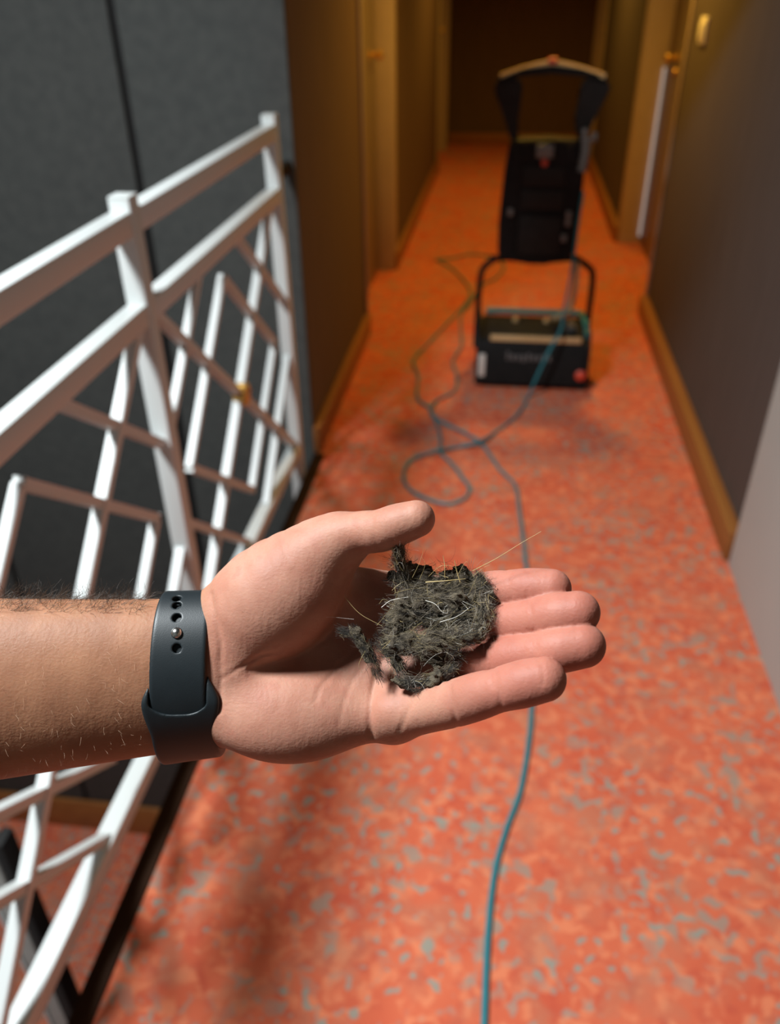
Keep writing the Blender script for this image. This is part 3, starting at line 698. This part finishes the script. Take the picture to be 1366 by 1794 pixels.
def along(s):
    t = rng.random() * (len(s) - 1); i = int(t); t -= i; return [s[i][k] * (1 - t) + s[i + 1][k] * t for k in range(4)], np.array([s[i + 1][k] - s[i][k] for k in range(3)])
wts = [sum(p[3] ** 1.3 for p in s) for s in LC_]
def g3(s=1.0, sz=1.0): return np.array([rng.gauss(0, s), rng.gauss(0, s), rng.gauss(0, s * sz)])
THIN = [1 if i in (1, 6, 7, 8, 9) else 0 for i in range(len(wts))]
DARK_TAIL = [w if i != 6 else 0 for i, w in enumerate(wts)]
def fibres(locks, per, L, r, curl, follow, out, spread, ws=None):
    """locks of nearly parallel fibres laid over the felted strands"""
    cur, rad = [], []
    for _ in range(locks):
        s = rng.choices(LC_, ws or wts)[0]; p, t = along(s); t = t / (np.linalg.norm(t) + 1e-6)
        n = g3(); n[2] = abs(n[2]) * 1.2 - .2; n /= np.linalg.norm(n)
        d = t * follow * (1 + 3 / p[3]) * rng.choice((-1, 1)) + g3(.75, .6) + n * .12; d = d / np.linalg.norm(d)
        q = np.array(p[:3]) + n * p[3] * out * rng.uniform(.6, 1.0); lf = rng.uniform(*L) * (.12 + .155 * min(p[3], 6)); bend = g3(curl)
        for _k in range(per):
            dd = d + g3(.16); dd /= np.linalg.norm(dd); P = q + g3(spread) - dd * lf * .45; ln = lf * rng.uniform(.6, 1.1); pts = [P.copy()]; b2 = bend + g3(curl * .35)
            for _j in range(7): P = P + dd * ln / 7; dd = dd + b2 / 7; dd /= np.linalg.norm(dd); pts.append(P.copy())
            cur.append(pts); rad.append(rng.uniform(*r))
    return strands(cur, rad)
for nm, a, m in (('dark_fibres', (340, 9, (8, 19), (.04, .08), .5, 1.3, .92, .7), 'f_dark'), ('tail_fibres', (150, 8, (9, 20), (.035, .08), .4, 1.6, .8, .45, THIN), 'f_dark'), ('wisp_fibres', (60, 6, (9, 20), (.03, .06), .5, 1.4, .9, .5, THIN), 'f_olive'), ('grey_fibres', (190, 7, (8, 20), (.03, .06), .6, 1.2, .97, .9, DARK_TAIL), 'f_grey'),
                 ('olive_fibres', (190, 7, (8, 18), (.035, .07), .5, 1.2, .95, .9, DARK_TAIL), 'f_olive'), ('stray_fibres', (900, 1, (6, 17), (.028, .055), 1.3, .5, 1.05, .2, DARK_TAIL), 'f_grey'),
                 ('straw_fibres', (110, 1, (8, 18), (.07, .14), .6, .4, 1.05, .2, DARK_TAIL), 'f_tan'), ('pale_fibres', (230, 1, (6, 18), (.032, .062), 1.4, .5, 1.05, .2, DARK_TAIL), 'f_white')):
    V, Fq = fibres(*a); o = place(nm, np_mesh(nm, V * .001, Fq), MT[m], lint); o['kind'] = 'stuff'
def single(name, pts, r, m, label):
    V, Fq = strands([[tuple(q) for q in spline(pts, 6)]], [r], 5); o = place(name, np_mesh(name, V * .001, Fq), MT[m], lint); o['label'] = label; return o
for pts in ([(9.2, -27, 20), (12.1, -20.5, 23), (13.5, -15.1, 24), (11.4, -13.5, 24)], [(15.8, -26.6, 20), (20.7, -22.1, 23), (26.3, -22.6, 23), (28.3, -26.9, 22)], [(19, -27, 20), (18.4, -22.1, 23), (16, -18.8, 24)],
            [(34.1, -26.6, 20), (38.1, -22.9, 22), (40.9, -21.7, 22)], [(5.2, -24.3, 19), (1.6, -18.3, 21), (-1.4, -16.2, 21)], [(12.2, -27.7, 20), (14.3, -21.7, 22), (12.9, -18.2, 22)], [(27.5, -26.6, 20), (30.8, -20.5, 23), (32.4, -21.7, 23)],
            [(37, -43.4, 26), (41.2, -42.1, 27), (43.5, -42.8, 27)], [(37.9, -37.9, 24), (41.3, -40, 26), (42.3, -44.6, 26)], [(1.7, -38.8, 16), (-2.6, -36.3, 17), (-4.5, -38.2, 17)], [(-10.2, -57.6, 17), (-13, -63.6, 17), (-11.2, -67.3, 16)]):
    single('stray_hair', pts, .07, 'f_tan', 'fine hair standing out at the edge of the clump')
single('long_hair', [(34.1, -24.2, 20), (43.2, -18.7, 26), (51.8, -12.8, 30), (60.1, -7.7, 32)], .14, 'f_tan', 'long straight fair hair sticking out of the clump')
single('straw', [(14.5, -28.7, 23), (21.4, -28.1, 24), (30.8, -27.3, 23)], .26, 'f_tan', 'yellow straw lying across the top')
single('straw', [(28.6, -28.6, 24), (27.1, -23.9, 25), (26.1, -19.6, 26)], .26, 'f_tan', 'yellow straw standing up')
single('straw', [(22.6, -27, 20), (22.4, -21.7, 22), (21.7, -17.8, 22)], .22, 'f_tan', 'yellow bent straw at the top')
single('straw', [(0.7, -14.3, 21), (2.1, -18.3, 20), (3.1, -21.9, 19)], .32, 'f_tan', 'yellow straw beside the spike')
single('pale_thread', [(14.3, -35.7, 27), (18.1, -36.9, 29), (20.8, -39.9, 30), (22.8, -40.4, 30), (23.1, -38.8, 30)], .11, 'f_white', 'pale hooked thread')
single('pale_thread', [(20, -44.3, 28), (26.7, -41.8, 30), (32.2, -37.9, 30)], .12, 'f_white', 'pale flat thread')
single('pale_thread', [(-3.5, -39.3, 20), (0.5, -36.4, 20), (7.5, -34.8, 22)], .14, 'f_white', 'pale curved thread on the left')
single('loose_hair', [(-36.5, -47.2, 8), (-27.4, -44.7, 9), (-15.3, -45.5, 10)], .09, 'f_white', 'thin pale hair lying over the thumb pad')
single('loose_hair', [(-19.5, -36, 8), (-12.8, -43.1, 10), (-3.1, -47.9, 14)], .09, 'f_tan', 'thin hair running to the left')
single('loose_hair', [(40.4, -33.9, 22), (43.2, -35.8, 22), (45.7, -37, 21)], .10, 'f_tan', 'short hair over the middle finger')
